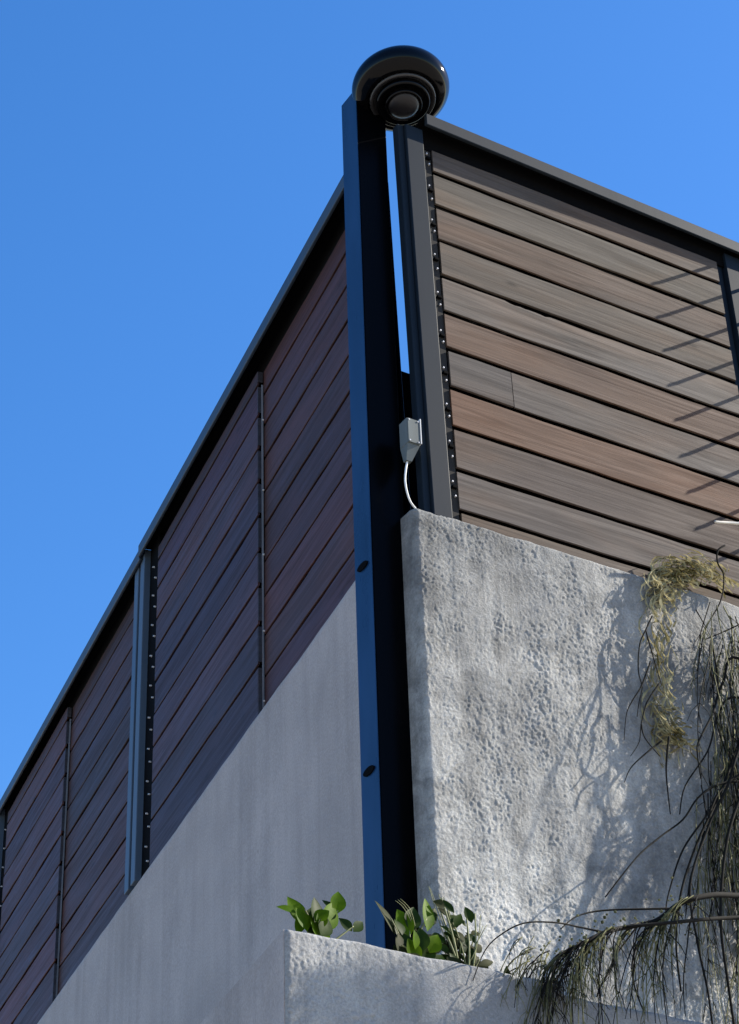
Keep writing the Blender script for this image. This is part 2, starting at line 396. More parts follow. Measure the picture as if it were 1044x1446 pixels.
def board_mesh(x0, x1, z0, z1, y0, y1, seed, shear=0.0, zref=7.0, wob=0.0013, chew=None, end_wob=0.003, nseg=14):
    """a board with slightly wandering edges, eased arrises"""
    rnd = random.Random(seed); vs = []; fs = []
    e = 0.0014
    ph = [rnd.uniform(0, 6.28) for _ in range(4)]
    prof = [(y0 + e, 0, 0), (y0, 0, e), (y0, 1, -e), (y0 + e, 1, 0), (y1, 1, 0), (y1, 0, 0)]
    xe0 = x0 + rnd.uniform(-end_wob, end_wob); xe1 = x1 + rnd.uniform(-end_wob, end_wob)
    for i in range(nseg + 1):
        t = i / nseg; x = xe0 + (xe1 - xe0) * t
        lo = z0 + wob * (math.sin(x * 9 + ph[0]) + 0.6 * math.sin(x * 23 + ph[1])); hi = z1 + wob * (math.sin(x * 8 + ph[2]) + 0.6 * math.sin(x * 27 + ph[3]))
        if chew and chew[0] < x < chew[1]: hi -= rnd.uniform(0.001, chew[2])
        for (y, s, dz) in prof:
            z = (hi if s else lo) + dz
            vs.append((x + shear * (zref - z), y, z))
    n = len(prof)
    for i in range(nseg):
        for j in range(n):
            fs.append((i * n + j, (i + 1) * n + j, (i + 1) * n + (j + 1) % n, i * n + (j + 1) % n))
    fs.append(tuple(range(n))); fs.append(tuple(nseg * n + j for j in range(n))[::-1])
    return vs, fs

def board(parent, x0, x1, z0, z1, y0, y1, m, col, seed, label=None, **k):
    vs, fs = board_mesh(x0, x1, z0, z1, y0, y1, seed, **k)
    o = from_lists('board', vs, fs, m, parent)
    bm = bmesh.new(); bm.from_mesh(o.data); bmesh.ops.recalc_face_normals(bm, faces=bm.faces); bm.to_mesh(o.data); bm.free()
    o.color = (col[0], col[1], col[2], 1)
    if label: o['label'] = label
    return o

def tops(gaps, top, bottom, GAP=0.0185):
    z = [top] + gaps + [bottom]
    return [(z[i + 1] + (GAP / 2 if i + 1 < len(z) - 1 else 0), z[i] - (GAP / 2 if i else 0)) for i in range(len(z) - 1)]
for i, (zb, zt) in enumerate(tops(gaps_r, 6.905, 5.30)):
    lab = None
    if i in (5, 7): lab = 'reddish brown board'
    dy = random.uniform(-0.0015, 0.0015)
    if i == 6:
        board(scr, 0.190, 0.438, zb, zt, BY + dy, BY + 0.007, M['wood_sunny'], (0.078, 0.066, 0.058), 600, shear=SH)
        board(scr, 0.4405, 1.452, zb, zt, BY + 0.001, BY + 0.007, M['wood_sunny'], cols_r[i], 601, shear=SH)
    elif i == 4:
        board(scr, 0.190, 1.452, zb, zt, BY + dy, BY + 0.007, M['wood_sunny'], cols_r[i], 604, 'pale grey board with a chewed upper edge', shear=SH, chew=(0.46, 0.62, 0.006), nseg=60)
    else:
        board(scr, 0.190, 1.452, zb, zt, BY + dy, BY + 0.007, M['wood_sunny'], cols_r[i], 500 + i, lab, shear=SH)
    # next bay beyond the second post
    c = cols_r[(i * 3 + 2) % len(cols_r)]
    board(scr, 1.575, 2.85, zb + 0.004, zt + 0.004, BY + 0.002, BY + 0.009, M['wood_sunny'], c, 700 + i, shear=SH)
box('gap_shade_sheet', 0.16, 3.0, BY + 0.045, BY + 0.055, 5.36, 6.94, M['dark'], scr, bev=0)  # black sheet added behind the boards so the gaps read dark
# top rail: a steel channel whose lip swings slightly towards the wall to the right
bm = bmesh.new()
def rail_ring(x, y0, y1, z0, z1): return [(x, y0, z0), (x, y0, z1), (x, y1, z1), (x, y1, z0)]
rv = rail_ring(0.140, -0.026, -0.012, 6.960, 7.012) + rail_ring(3.1, 0.014, 0.026, 6.960, 7.012)
for p in rv: bm.verts.new(p)
bm.verts.ensure_lookup_table(); V_ = bm.verts
for f in ((0, 1, 2, 3), (4, 7, 6, 5), (0, 4, 5, 1), (1, 5, 6, 2), (2, 6, 7, 3), (3, 7, 4, 0)): bm.faces.new([V_[i] for i in f])
bmesh.ops.bevel(bm, geom=list(bm.edges), offset=0.003, segments=2, affect='EDGES', profile=0.5)
from_bm('top_rail', bm, M['rail_paint'], scr)
bm = bmesh.new(); add_prism(bm, [(0.141, -0.0115), (3.099, 0.0265), (3.099, 0.075), (0.141, 0.075)], 7.0, 7.0115)
for v in bm.verts: v.co = Vector((v.co.x, v.co.z, v.co.y))
from_bm('rail_cap', bm, M['dark'], scr)
box('under_rail_shade', 0.142, 3.0, 0.034, 0.040, 6.90, 6.999, M['dark'], scr, bev=0)  # black strip painted in as the shade under the rail
# posts
def post_r(x0, x1, y0, y1, z0, z1):
    bm = bmesh.new(); add_box(bm, x0, x1, y0, y1, z0, z1, 0.0025, shear_x=SH, zref=7.0, seg=2); return from_bm('post', bm, M['post_paint'], scr)
post_r(0.071, 0.140, 0.003, 0.050, 5.33, 6.955)
post_r(0.045, 0.0705, 0.017, 0.05, 5.33, 6.955)
post_r(1.492, 1.565, 0.022, 0.07, 5.33, 6.9595)
post_r(1.458, 1.488, 0.044, 0.07, 5.33, 6.9595)
post_r(2.87, 2.94, 0.030, 0.07, 5.33, 6.9595)
# batten with staggered screw heads and packers beside the first post
box('batten', 0.1415, 0.188, 0.036, 0.07, 5.335, 6.8995, M['batten'], scr, bev=0.001, shear_x=SH, zref=7.0)
zz = 6.88; k = 0
while zz > 5.38:
    x = 0.172 + (0.004 if k % 2 else -0.003) + SH * (7.0 - zz)
    bm = bmesh.new()
    add_cyl(bm, (x, 0.0315, zz), (0, 1, 0), 0.0030, 0.0040, 0.006, 8)
    from_bm('screw', bm, M['screw'], scr)
    if k % 2 == 0:
        bm = bmesh.new(); add_box(bm, x - 0.004, x + 0.013, 0.024, 0.0355, zz - 0.026, zz - 0.016, 0.001)
        from_bm('packer', bm, M['dark'], scr)
    zz -= (0.052 if k % 2 == 0 else 0.103) + random.uniform(-0.008, 0.008); k += 1

# ------------------------------------------------------------------ shaded timber screen (left)
scl = thing('timber_screen', 'dark stained board screen in blue shade, in stepped panels above the smooth wall', 'screen', CORNER, PHI_L)
gaps_l = [6.755, 6.606, 6.450, 6.295, 6.139, 5.983, 5.830, 5.665, 5.492]
panels = [(0.24, 1.415, 0.030), (1.42, 2.765, 0.006), (3.062, 4.315, 0.030), (4.32, 5.56, 0.006), (5.76, 7.0, 0.030)]
for pi, (s0, s1, y) in enumerate(panels):
    off = (0.0, 0.042, 0.012, 0.038, 0.0)[pi]
    zs = tops([g_ + off for g_ in gaps_l], 6.865, 5.31, 0.0145)
    for i, (zb, zt) in enumerate(zs):
        v = random.uniform(0.75, 1.2)
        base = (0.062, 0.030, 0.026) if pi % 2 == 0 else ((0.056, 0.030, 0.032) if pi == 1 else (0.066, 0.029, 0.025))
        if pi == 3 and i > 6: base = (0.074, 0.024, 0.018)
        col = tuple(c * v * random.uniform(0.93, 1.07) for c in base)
        dy = random.uniform(0, 0.003)
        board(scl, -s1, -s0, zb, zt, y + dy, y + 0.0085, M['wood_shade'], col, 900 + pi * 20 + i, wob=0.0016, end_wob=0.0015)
        if pi in (1, 3):     # end block closing each board at the step, with its packer showing as a tick
            bm = bmesh.new(); add_box(bm, -s0 + 0.0005, -s0 + 0.0045, y + 0.001, y + 0.0225, zb + 0.010, zt - 0.001, 0.0008)
            e = from_bm('end_cap', bm, M['wood_shade'], scl); e.color = (0.040, 0.042, 0.052, 1)
    if pi in (1, 3): box('edge_highlight', -s0 + 0.0050, -s0 + 0.0075, y + 0.015, y + 0.0225, 5.36, 6.80, M['joint'], scl, bev=0.0005)  # thin pale strip painted as the highlight on the edge
box('gap_shade_sheet', -7.1, -0.24, 0.064, 0.070, 5.36, 6.8845, M['dark'], scl, bev=0)  # added black sheet, keeps sky out and darkens the gaps
# left rail, two lengths meeting over the double post
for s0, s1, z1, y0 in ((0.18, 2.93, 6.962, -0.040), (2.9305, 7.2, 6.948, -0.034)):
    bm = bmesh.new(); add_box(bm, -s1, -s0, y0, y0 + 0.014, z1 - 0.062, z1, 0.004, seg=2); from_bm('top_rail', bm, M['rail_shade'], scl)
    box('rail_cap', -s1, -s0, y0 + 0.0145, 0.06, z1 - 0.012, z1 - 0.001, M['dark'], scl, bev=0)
    box('under_rail_shade', -s1, -s0, 0.0335, 0.0635, 6.85, z1 - 0.0125, M['dark'], scl, bev=0)  # near-black strip standing in for shade below the left rail
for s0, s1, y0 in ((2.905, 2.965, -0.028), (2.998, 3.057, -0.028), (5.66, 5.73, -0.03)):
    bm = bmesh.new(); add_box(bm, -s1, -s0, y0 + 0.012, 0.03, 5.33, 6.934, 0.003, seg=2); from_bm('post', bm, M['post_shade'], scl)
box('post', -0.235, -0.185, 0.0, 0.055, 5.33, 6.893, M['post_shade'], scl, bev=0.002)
for s0, s1 in ((2.767, 2.903), (2.9655, 2.9975), (5.565, 5.658)):
    box('batten', -s1, -s0, 0.012, 0.06, 5.33, 6.932, M['dark'], scl, bev=0.001)
for k in range(20):
    z = 6.80 - k * 0.075
    for s_ in ((2.80,) if k % 2 else (2.835,)):
        bm = bmesh.new(); add_cyl(bm, (-s_ + random.uniform(-.006, .006), 0.0075, z), (0, 1, 0), 0.0036, 0.0044, 0.009, 8); from_bm('screw', bm, M['screw'], scl)
for k in range(12):
    z = 6.78 - k * 0.11
    bm = bmesh.new(); add_cyl(bm, (-5.60, 0.0075, z), (0, 1, 0), 0.0034, 0.0042, 0.009, 8); from_bm('screw', bm, M['screw'], scl)
for k in range(5):
    z = 6.63 - k * 0.31 - (0.02 if k % 2 else 0)
    bm = bmesh.new(); add_cyl(bm, (-1.411, 0.026, z), (0, 1, 0), 0.0032, 0.004, 0.006, 8); from_bm('screw', bm, M['screw'], scl)

# ------------------------------------------------------------------ corner column
colm = thing('steel_column', 'tall black painted steel column in front of the wall corner, carrying the round lamp', 'column', CORNER, PHI_R)
CS = -0.0022      # the column widens a little towards its foot
bm = bmesh.new(); add_box(bm, -0.073, 0.0435, 0.087, 0.187, 3.2, 7.085, 0.003, seg=2)
for v in bm.verts:
    if v.co.x < 0: v.co.x += CS * (7.0 - v.co.z)
box('side_plate', -0.0765, -0.0735, 0.0875, 0.1865, 3.2, 7.125, M['flange_sky_tint'], colm, bev=0.001, shear_x=CS, zref=7.0)  # added plate carrying the painted sky reflection of this face
# slanted top
for v in bm.verts:
    if v.co.z > 7.0: v.co.z += (v.co.y - 0.087) * 0.0 + 0.0
from_bm('shaft', bm, M['column_paint'], colm)
bm = bmesh.new(); add_prism(bm, [(-0.0725, 7.0855), (0.042, 7.0855), (0.10, 7.165), (0.10, 7.21), (-0.03, 7.21), (-0.0725, 7.13)], 0.090, 0.184)
from_bm('lamp_bracket', bm, M['column_paint'], colm)
for z in (5.162, 4.468):
    bm = bmesh.new(); x = -0.073 + CS * (7.0 - z)
    add_cyl(bm, (x - 0.005, 0.137, z), (1, 0, 0), 0.030, 0.030, 0.006, 20)
    for v in bm.verts: v.co.z = z + (v.co.z - z) * 0.42
    from_bm('cover_plate', bm, M['dark'], colm)
box('fin', 0.0445, 0.052, 0.10, 0.184, 5.30, 6.75, M['column_paint'], colm, bev=0.001, shear_x=0.02, zref=6.75)
box('bolt', 0.0436, 0.050, 0.095, 0.106, 6.985, 7.0, M['screw'], colm, bev=0.001)

# dark flashing box closing the corner behind the column
cb = box('corner_flashing', 0.085, 0.30, 0.30, 0.34, 5.10, 6.12, M['dark'], None, bev=0.002)
cb.location = CORNER; cb.rotation_euler = (0, 0, PHI_R)
tag(cb, 'black flashing box seen low in the gap between column and right-hand post', 'flashing')

# ------------------------------------------------------------------ round lamp
LC = CORNER + DR * 0.060 + NR * (-0.005) + Vector((0, 0, 7.112))
lamp = thing('round_lamp', 'glossy black round downlight with stepped rings on top of the steel column', 'lamp', LC, PHI_R)
def lathe(prof, n=72):
    vs = []; fs = []
    for (r, z) in prof:
        for j in range(n):
            a = 2 * math.pi * j / n; vs.append((r * math.cos(a), r * math.sin(a), z))
    for i in range(len(prof) - 1):
        for j in range(n):
            fs.append((i * n + j, i * n + (j + 1) % n, (i + 1) * n + (j + 1) % n, (i + 1) * n + j))
    fs.append(tuple(range(n))[::-1]); fs.append(tuple((len(prof) - 1) * n + j for j in range(n)))
    return vs, fs
def lathe_obj(name, prof, m, parent):
    vs, fs = lathe(prof); o = from_lists(name, vs, fs, m, parent, smooth=True)
    bm = bmesh.new(); bm.from_mesh(o.data); bmesh.ops.recalc_face_normals(bm, faces=bm.faces); bm.to_mesh(o.data); bm.free(); return o
shell = [(0.05, 0.075)]
for i in range(19):
    a = math.radians(80 - i * 8.6); shell.append((0.105 + 0.068 * math.cos(a), 0.004 + 0.066 * math.sin(a)))
shell += [(0.124, -0.054), (0.119, -0.050), (0.05, -0.046)]
lathe_obj('shell', shell, M['lamp_black'], lamp)
M['ring2'] = mat_paint('grey_ring_enamel', (0.022, 0.022, 0.024), 0.15, 0.5, dirt=0.2)
lathe_obj('outer_ring', [(0.10, -0.045), (0.1165, -0.0475), (0.1175, -0.058), (0.1145, -0.066), (0.109, -0.067), (0.103, -0.059), (0.098, -0.055), (0.09, -0.055)], M['ring2'], lamp)
M['ring'] = mat_paint('worn_grey_ring_enamel', (0.018, 0.018, 0.020), 0.18, 0.5, dirt=0.2)
lathe_obj('inner_ring', [(0.07, -0.05), (0.0945, -0.0565), (0.0955, -0.073), (0.092, -0.081), (0.087, -0.082), (0.079, -0.074), (0.068, -0.072)], M['lamp_black'], lamp)
lathe_obj('lens_housing', [(0.055, -0.06), (0.0675, -0.073), (0.066, -0.088), (0.0635, -0.093), (0.059, -0.093), (0.057, -0.0885), (0.05, -0.088)], M['lamp_black'], lamp)
lamp.rotation_euler = (math.radians(-9), 0, PHI_R)
lathe_obj('lens', [(0.0555, -0.084), (0.0555, -0.0895), (0.050, -0.098), (0.040, -0.1045), (0.025, -0.109), (0.010, -0.111)], M['lens'], lamp)

# ------------------------------------------------------------------ junction box and cable on the corner
jb = thing('junction_box', 'small grey steel junction box with white cable in the gap beside the column', 'junction box', CORNER, PHI_R)
box('body', 0.003, 0.049, -0.016, 0.030, 5.558, 5.655, M['galv'], jb, bev=0.002)
lid = box('lid', 0.0045, 0.0475, -0.020, -0.0165, 5.561, 5.652, M['galv'], jb, bev=0.0012)
for sx, sz in ((0.010, 5.567), (0.042, 5.567), (0.010, 5.646), (0.042, 5.646)):
    bm = bmesh.new(); add_cyl(bm, (sx, -0.0212, sz), (0, 1, 0), 0.0026, 0.0026, 0.002, 8); from_bm('screw', bm, M['screw'], lid)
bm = bmesh.new()
a = [(0.004, -0.015, 5.5575), (0.048, -0.015, 5.5575), (0.048, 0.029, 5.5575), (0.004, 0.029, 5.5575)]
b = [(0.006, 0.000, 5.502), (0.026, 0.000, 5.502), (0.026, 0.016, 5.502), (0.006, 0.016, 5.502)]
va = [bm.verts.new(p) for p in a]; vb = [bm.verts.new(p) for p in b]
bm.faces.new(va); bm.faces.new(vb[::-1])
for i in range(4): bm.faces.new((va[i], vb[i], vb[(i + 1) % 4], va[(i + 1) % 4]))
from_bm('gland', bm, M['galv'], jb)
t = Tubes(); t.tube(smooth_path([(0.014, 0.008, 5.504), (0.007, 0.008, 5.47), (0.004, 0.010, 5.43), (0.010, 0.012, 5.39), (0.024, 0.016, 5.36), (0.050, 0.022, 5.342), (0.075, 0.026, 5.336)]), 0.0032, 0.0032, 8)
t.build('cable', M['cable'], jb)
box('side_plate', 0.0495, 0.0525, -0.022, 0.032, 5.565, 5.660, M['cable'], jb, bev=0)

# ------------------------------------------------------------------ planter
pl = thing('planter', 'rough rendered planter at the foot of the corner, stepping out from both walls', 'planter', CORNER, PHI_R)
PO = -0.25        # front face 0.25 m in front of the sunny wall
p = relief_sheet('front_wall', -0.575, 0.25, 3.3, 3.752, PO, 0.0036, 21, FE, M['stucco_planter'], pl, lip=0.012, left_round=0.010, ret=0.0164, fine=FF)
p2 = relief_sheet('side_ledge', 0.2505, 2.6, 3.0, 3.722, PO, 0.009, 22, [(0.4, 0.5, 0.005, False), (0.05, 0.08, 0.002, False)], M['stucco_planter'], pl, lip=0.012)
bm = bmesh.new()
add_box(bm, -0.515, 0.2498, PO + 0.02, -0.04, 0.0, 3.70); add_box(bm, 0.2502, 2.6, PO + 0.02, -0.04, 0.0, 3.67)
add_box(bm, -0.565, 0.2496, PO + 0.002, PO + 0.0199, 0.0, 3.301); add_box(bm, 0.2504, 2.5998, PO + 0.002, PO + 0.0199, 0.0, 3.001)
from_bm('core', bm, M['stucco_planter'], pl)
# left flank parallel to the shaded wall
qv = []
fl0 = Vector((-0.5770, PO + 0.012)); dl = Vector((DL.dot(DR), -DL.dot(NR)))
for zz_ in (0.0, 3.748):
    for (aa, off) in ((0.0, 0.0), (3.2, 0.0), (3.2, 0.10), (0.0, 0.10)):
        pt = fl0 + dl * aa + Vector((1.0, 0.02)) * off
        qv.append((pt.x, pt.y, zz_))
from_lists('flank_wall', qv, [(0, 1, 5, 4), (1, 2, 6, 5), (2, 3, 7, 6), (3, 0, 4, 7), (4, 5, 6, 7), (3, 2, 1, 0)], M['stucco_smooth'], pl)
# soil inside
soil = [(-0.46, -0.05), (0.2, -0.05), (0.2, 0.0), (0.03, 0.0), (0.03, 0.07), (-0.2, 0.4), (-0.42, 0.4)]
bm = bmesh.new(); a = [bm.verts.new((x, y, 3.66)) for x, y in soil]; bm.faces.new(a); from_bm('soil', bm, M['bark'], pl)

# ------------------------------------------------------------------ plants in the planter
def leaf_faces(V, F, base, direction, normal, length, width, curl=0.15, fold=0.25):
    d = Vector(direction).normalized(); n = Vector(normal); n = (n - d * n.dot(d)).normalized(); s = d.cross(n)
    b0 = len(V); prof = [(0, 0.05), (0.07, 0.28), (0.16, 0.60), (0.27, 0.87), (0.40, 1.0), (0.53, 0.97), (0.66, 0.82), (0.78, 0.58), (0.88, 0.34), (0.95, 0.15), (1.0, 0.01)]
    for t, wd in prof:
        c = Vector(base) + d * (t * length) - n * (curl * length * t * t)
        hw = wd * width * 0.5
        V += [c - s * hw + n * hw * fold, c, c + s * hw + n * hw * fold]
    for i in range(len(prof) - 1):
        for j in range(2):
            a = b0 + i * 3 + j; F.append((a, a + 1, a + 4, a + 3))

def plant(name, label, x, y, z, specs, lm, sm, group=None, fine=None, scale=1.0):
    t = thing(name, label, 'plant', CORNER + DR * x - NR * y + Vector((0, 0, z)), PHI_R, group); t.scale = (scale,) * 3
    tb = Tubes(); 
    for sp in specs:
        pts, leaves = sp
        path = smooth_path([(0, 0, -0.05)] + pts, 4); tb.tube(path, 0.0035, 0.0018, 5)
        for (bx, by, bz, dx, dy, dz, L_, W_, mm) in leaves:
            V = []; F = []
            leaf_faces(V, F, (bx, by, bz), (dx, dy, dz), (random.uniform(-.4, .4), -1, 0.35 + random.uniform(-.3, .3)), L_, W_)
            o = from_lists('leaf', V, F, M[mm or lm], t, smooth=True)
    if fine: fine(tb)
    tb.build('stem', M[sm], t)
    return t

R2 = random.Random(12)
# each spec: stem points, then leaves (base xyz, direction, length, width, material)
R_ = random.uniform
B, K, OL = 'leaf_bright', 'leaf_dark', 'leaf_olive'
sp1 = [([(-0.01, 0, 0.03), (-0.03, 0, 0.07)], [(-0.055, 0, 0.055, -1, 0, 0.22, 0.055, 0.026, B), (-0.03, 0.01, 0.03, -0.5, 0, 1, 0.085, 0.050, B), (-0.01, -0.02, 0.02, 0.1, 0, 1, 0.085, 0.052, K), (0.02, -0.01, 0.015, 0.45, 0, 1, 0.10, 0.056, B), (-0.035, -0.02, 0.0, -0.3, 0, 0.8, 0.07, 0.046, B), (0.0, -0.03, -0.01, 0.3, 0, 0.7, 0.065, 0.05, K)]),
       ([(0.03, 0, 0.03), (0.07, 0, 0.085)], [(0.065, 0, 0.075, 0.15, 0, 1, 0.070, 0.044, B), (0.058, 0, 0.08, -0.5, 0.2, 0.7, 0.045, 0.03, K), (0.03, 0, 0.05, 0.6, 0, 0.8, 0.05, 0.036, K)]),
       ([(0.08, 0, 0.02), (0.115, 0, 0.05)], [(0.114, 0, 0.035, 0.7, 0, 0.8, 0.050, 0.030, K), (0.110, 0, 0.035, -0.75, 0, 0.7, 0.048, 0.030, K)])]
sp1[0][1].extend([(R2.uniform(-.05, .02), R2.uniform(-.03, .02), R2.uniform(-.02, .03), R2.uniform(-.7, .7), R2.uniform(-.4, .2), R2.uniform(.4, 1), R2.uniform(.045, .075), R2.uniform(.034, .05), R2.choice([B, K, B])) for _ in range(9)])
plant('broadleaf_plant', 'low bright green broadleaf plant at the left end of the planter', -0.465, -0.20, 3.765, sp1, B, 'stem', scale=0.98)
sp2 = [([(-0.03, 0, 0.05), (-0.055, 0, 0.10)], [(-0.045, 0, 0.055, -0.45, 0, 1, 0.105, 0.036, OL), (-0.02, 0, 0.03, -0.2, 0, 1, 0.08, 0.04, K)]),
       ([(0.0, 0, 0.06), (0.005, 0, 0.11)], [(0.0, 0, 0.06, -0.4, 0, 1, 0.08, 0.05, B), (0.0, 0, 0.075, 0.3, 0, 1, 0.08, 0.05, K), (0.0, -0.02, 0.05, 0.1, 0, -0.6, 0.05, 0.035, K)]),
       ([(0.03, 0, 0.07), (0.055, 0, 0.12)], [(0.055, 0, 0.085, 0.1, 0, 1, 0.10, 0.044, B), (0.055, 0.01, 0.10, 0.7, 0, 1, 0.08, 0.036, K), (0.06, 0, 0.06, 0.8, 0, 0.3, 0.06, 0.036, K), (0.045, 0, 0.05, 0.7, 0, -0.5, 0.05, 0.04, K)]),
       ([(-0.02, -0.02, 0.01), (-0.04, -0.02, 0.02)], [(-0.045, -0.02, -0.01, 0.1, 0, 1, 0.07, 0.046, OL), (-0.005, -0.02, -0.015, 0.1, 0, 1, 0.065, 0.05, K), (0.03, -0.02, -0.015, 0.2, 0, 1, 0.065, 0.05, K), (0.06, -0.02, -0.02, 0.5, 0, 0.8, 0.05, 0.04, K), (0.0, -0.01, 0.01, -0.5, 0, 0.8, 0.06, 0.045, K)])]
sp2[3][1].extend([(R2.uniform(-.05, .06), R2.uniform(-.04, .02), R2.uniform(-.03, .05), R2.uniform(-.7, .7), R2.uniform(-.4, .2), R2.uniform(.3, 1), R2.uniform(.04, .07), R2.uniform(.03, .045), R2.choice([K, K, B, OL])) for _ in range(16)])
def fine2(tb):
    for k in range(3):
        tb.tube(smooth_path([(0.02, 0, 0.08), (0.0 - k * 0.01, -0.01, 0.13), (-0.03 - k * 0.008, -0.01, 0.155 - k * .004)]), 0.0012, 0.0006, 4)
plant('broadleaf_plant', 'dark and light green bushy plant in front of the foot of the black column', -0.175, -0.185, 3.765, sp2, K, 'stem', fine=fine2, scale=1.0)
sp3 = []
for k in range(11):
    ang = -0.55 + 1.15 * k / 10 + R_(-.06, .06); hgt = R_(0.12, 0.22) if abs(ang) < 0.4 else R_(0.09, 0.15)
    x1, z1 = math.sin(ang) * hgt * 0.9, math.cos(ang) * hgt
    lv = []
    for q in range(5):
        f = 0.25 + 0.16 * q; sgn = 1 if q % 2 else -1
        lv.append((x1 * f, R_(-.02, .02), z1 * f, sgn * R_(.5, 1.0) + ang, 0, R_(.3, 1.0), R_(0.030, 0.048), R_(0.018, 0.027), random.choice([OL, K, OL])))
    sp3.append(([(x1 * 0.5, R_(-.02, .02), z1 * 0.45), (x1, R_(-.02, .02), z1)], lv))
sp3.append(([(0, 0, 0.02), (0.01, 0, 0.04)], [(R2.uniform(-.08, .09), R2.uniform(-.04, .02), R2.uniform(-.03, .04), R2.uniform(-.9, .9), R2.uniform(-.4, .2), R2.uniform(.2, 1), R2.uniform(.035, .055), R2.uniform(.024, .036), R2.choice([K, K, OL])) for _ in range(20)]))
def fine3(tb):
    for k in range(12):
        a = R_(-0.4, 0.45); h = R_(0.15, 0.25)
        tb.tube(smooth_path([(R_(-.02, .02), 0, 0.02), (math.sin(a) * h * 0.4, R_(-.02, .02), h * 0.5), (math.sin(a) * h * 0.9 + R_(-.01, .01), R_(-.02, .02), h)]), 0.0016, 0.0008, 4)
plant('olive_shrub', 'twiggy olive green shrub with small round leaves beside the rough wall', -0.005, -0.17, 3.715, sp3, OL, 'stem', fine=fine3, scale=1.15)

# ------------------------------------------------------------------ added wire rods, unseen beyond the second post, casting diagonal shadow lines across the boards
rod0 = None
for k in range(9):
    z = 7.055 - k * 0.1545; ln = (0.110 - 0.0025 * k) * 0.77 + 0.034
    t = Tubes(); t.tube([(0, 0.03, 0), (0, -ln + 0.01, 0), (0, -ln, 0.004)], 0.0072, 0.0070, 8)
    o = t.build('shadow_rod', M['black_gloss'])
    o.location = CORNER + DR * 1.69 - NR * 0.0 + Vector((0, 0, z)); o.rotation_euler = (0, 0, PHI_R)
    tag(o, ('topmost', 'second highest', 'third highest', 'fourth highest', 'middle', 'fourth lowest', 'third lowest', 'second lowest', 'lowest')[k] + ' wire hook out of view, added to cast a shadow on the boards', 'rod', 'added rods casting shadow lines')

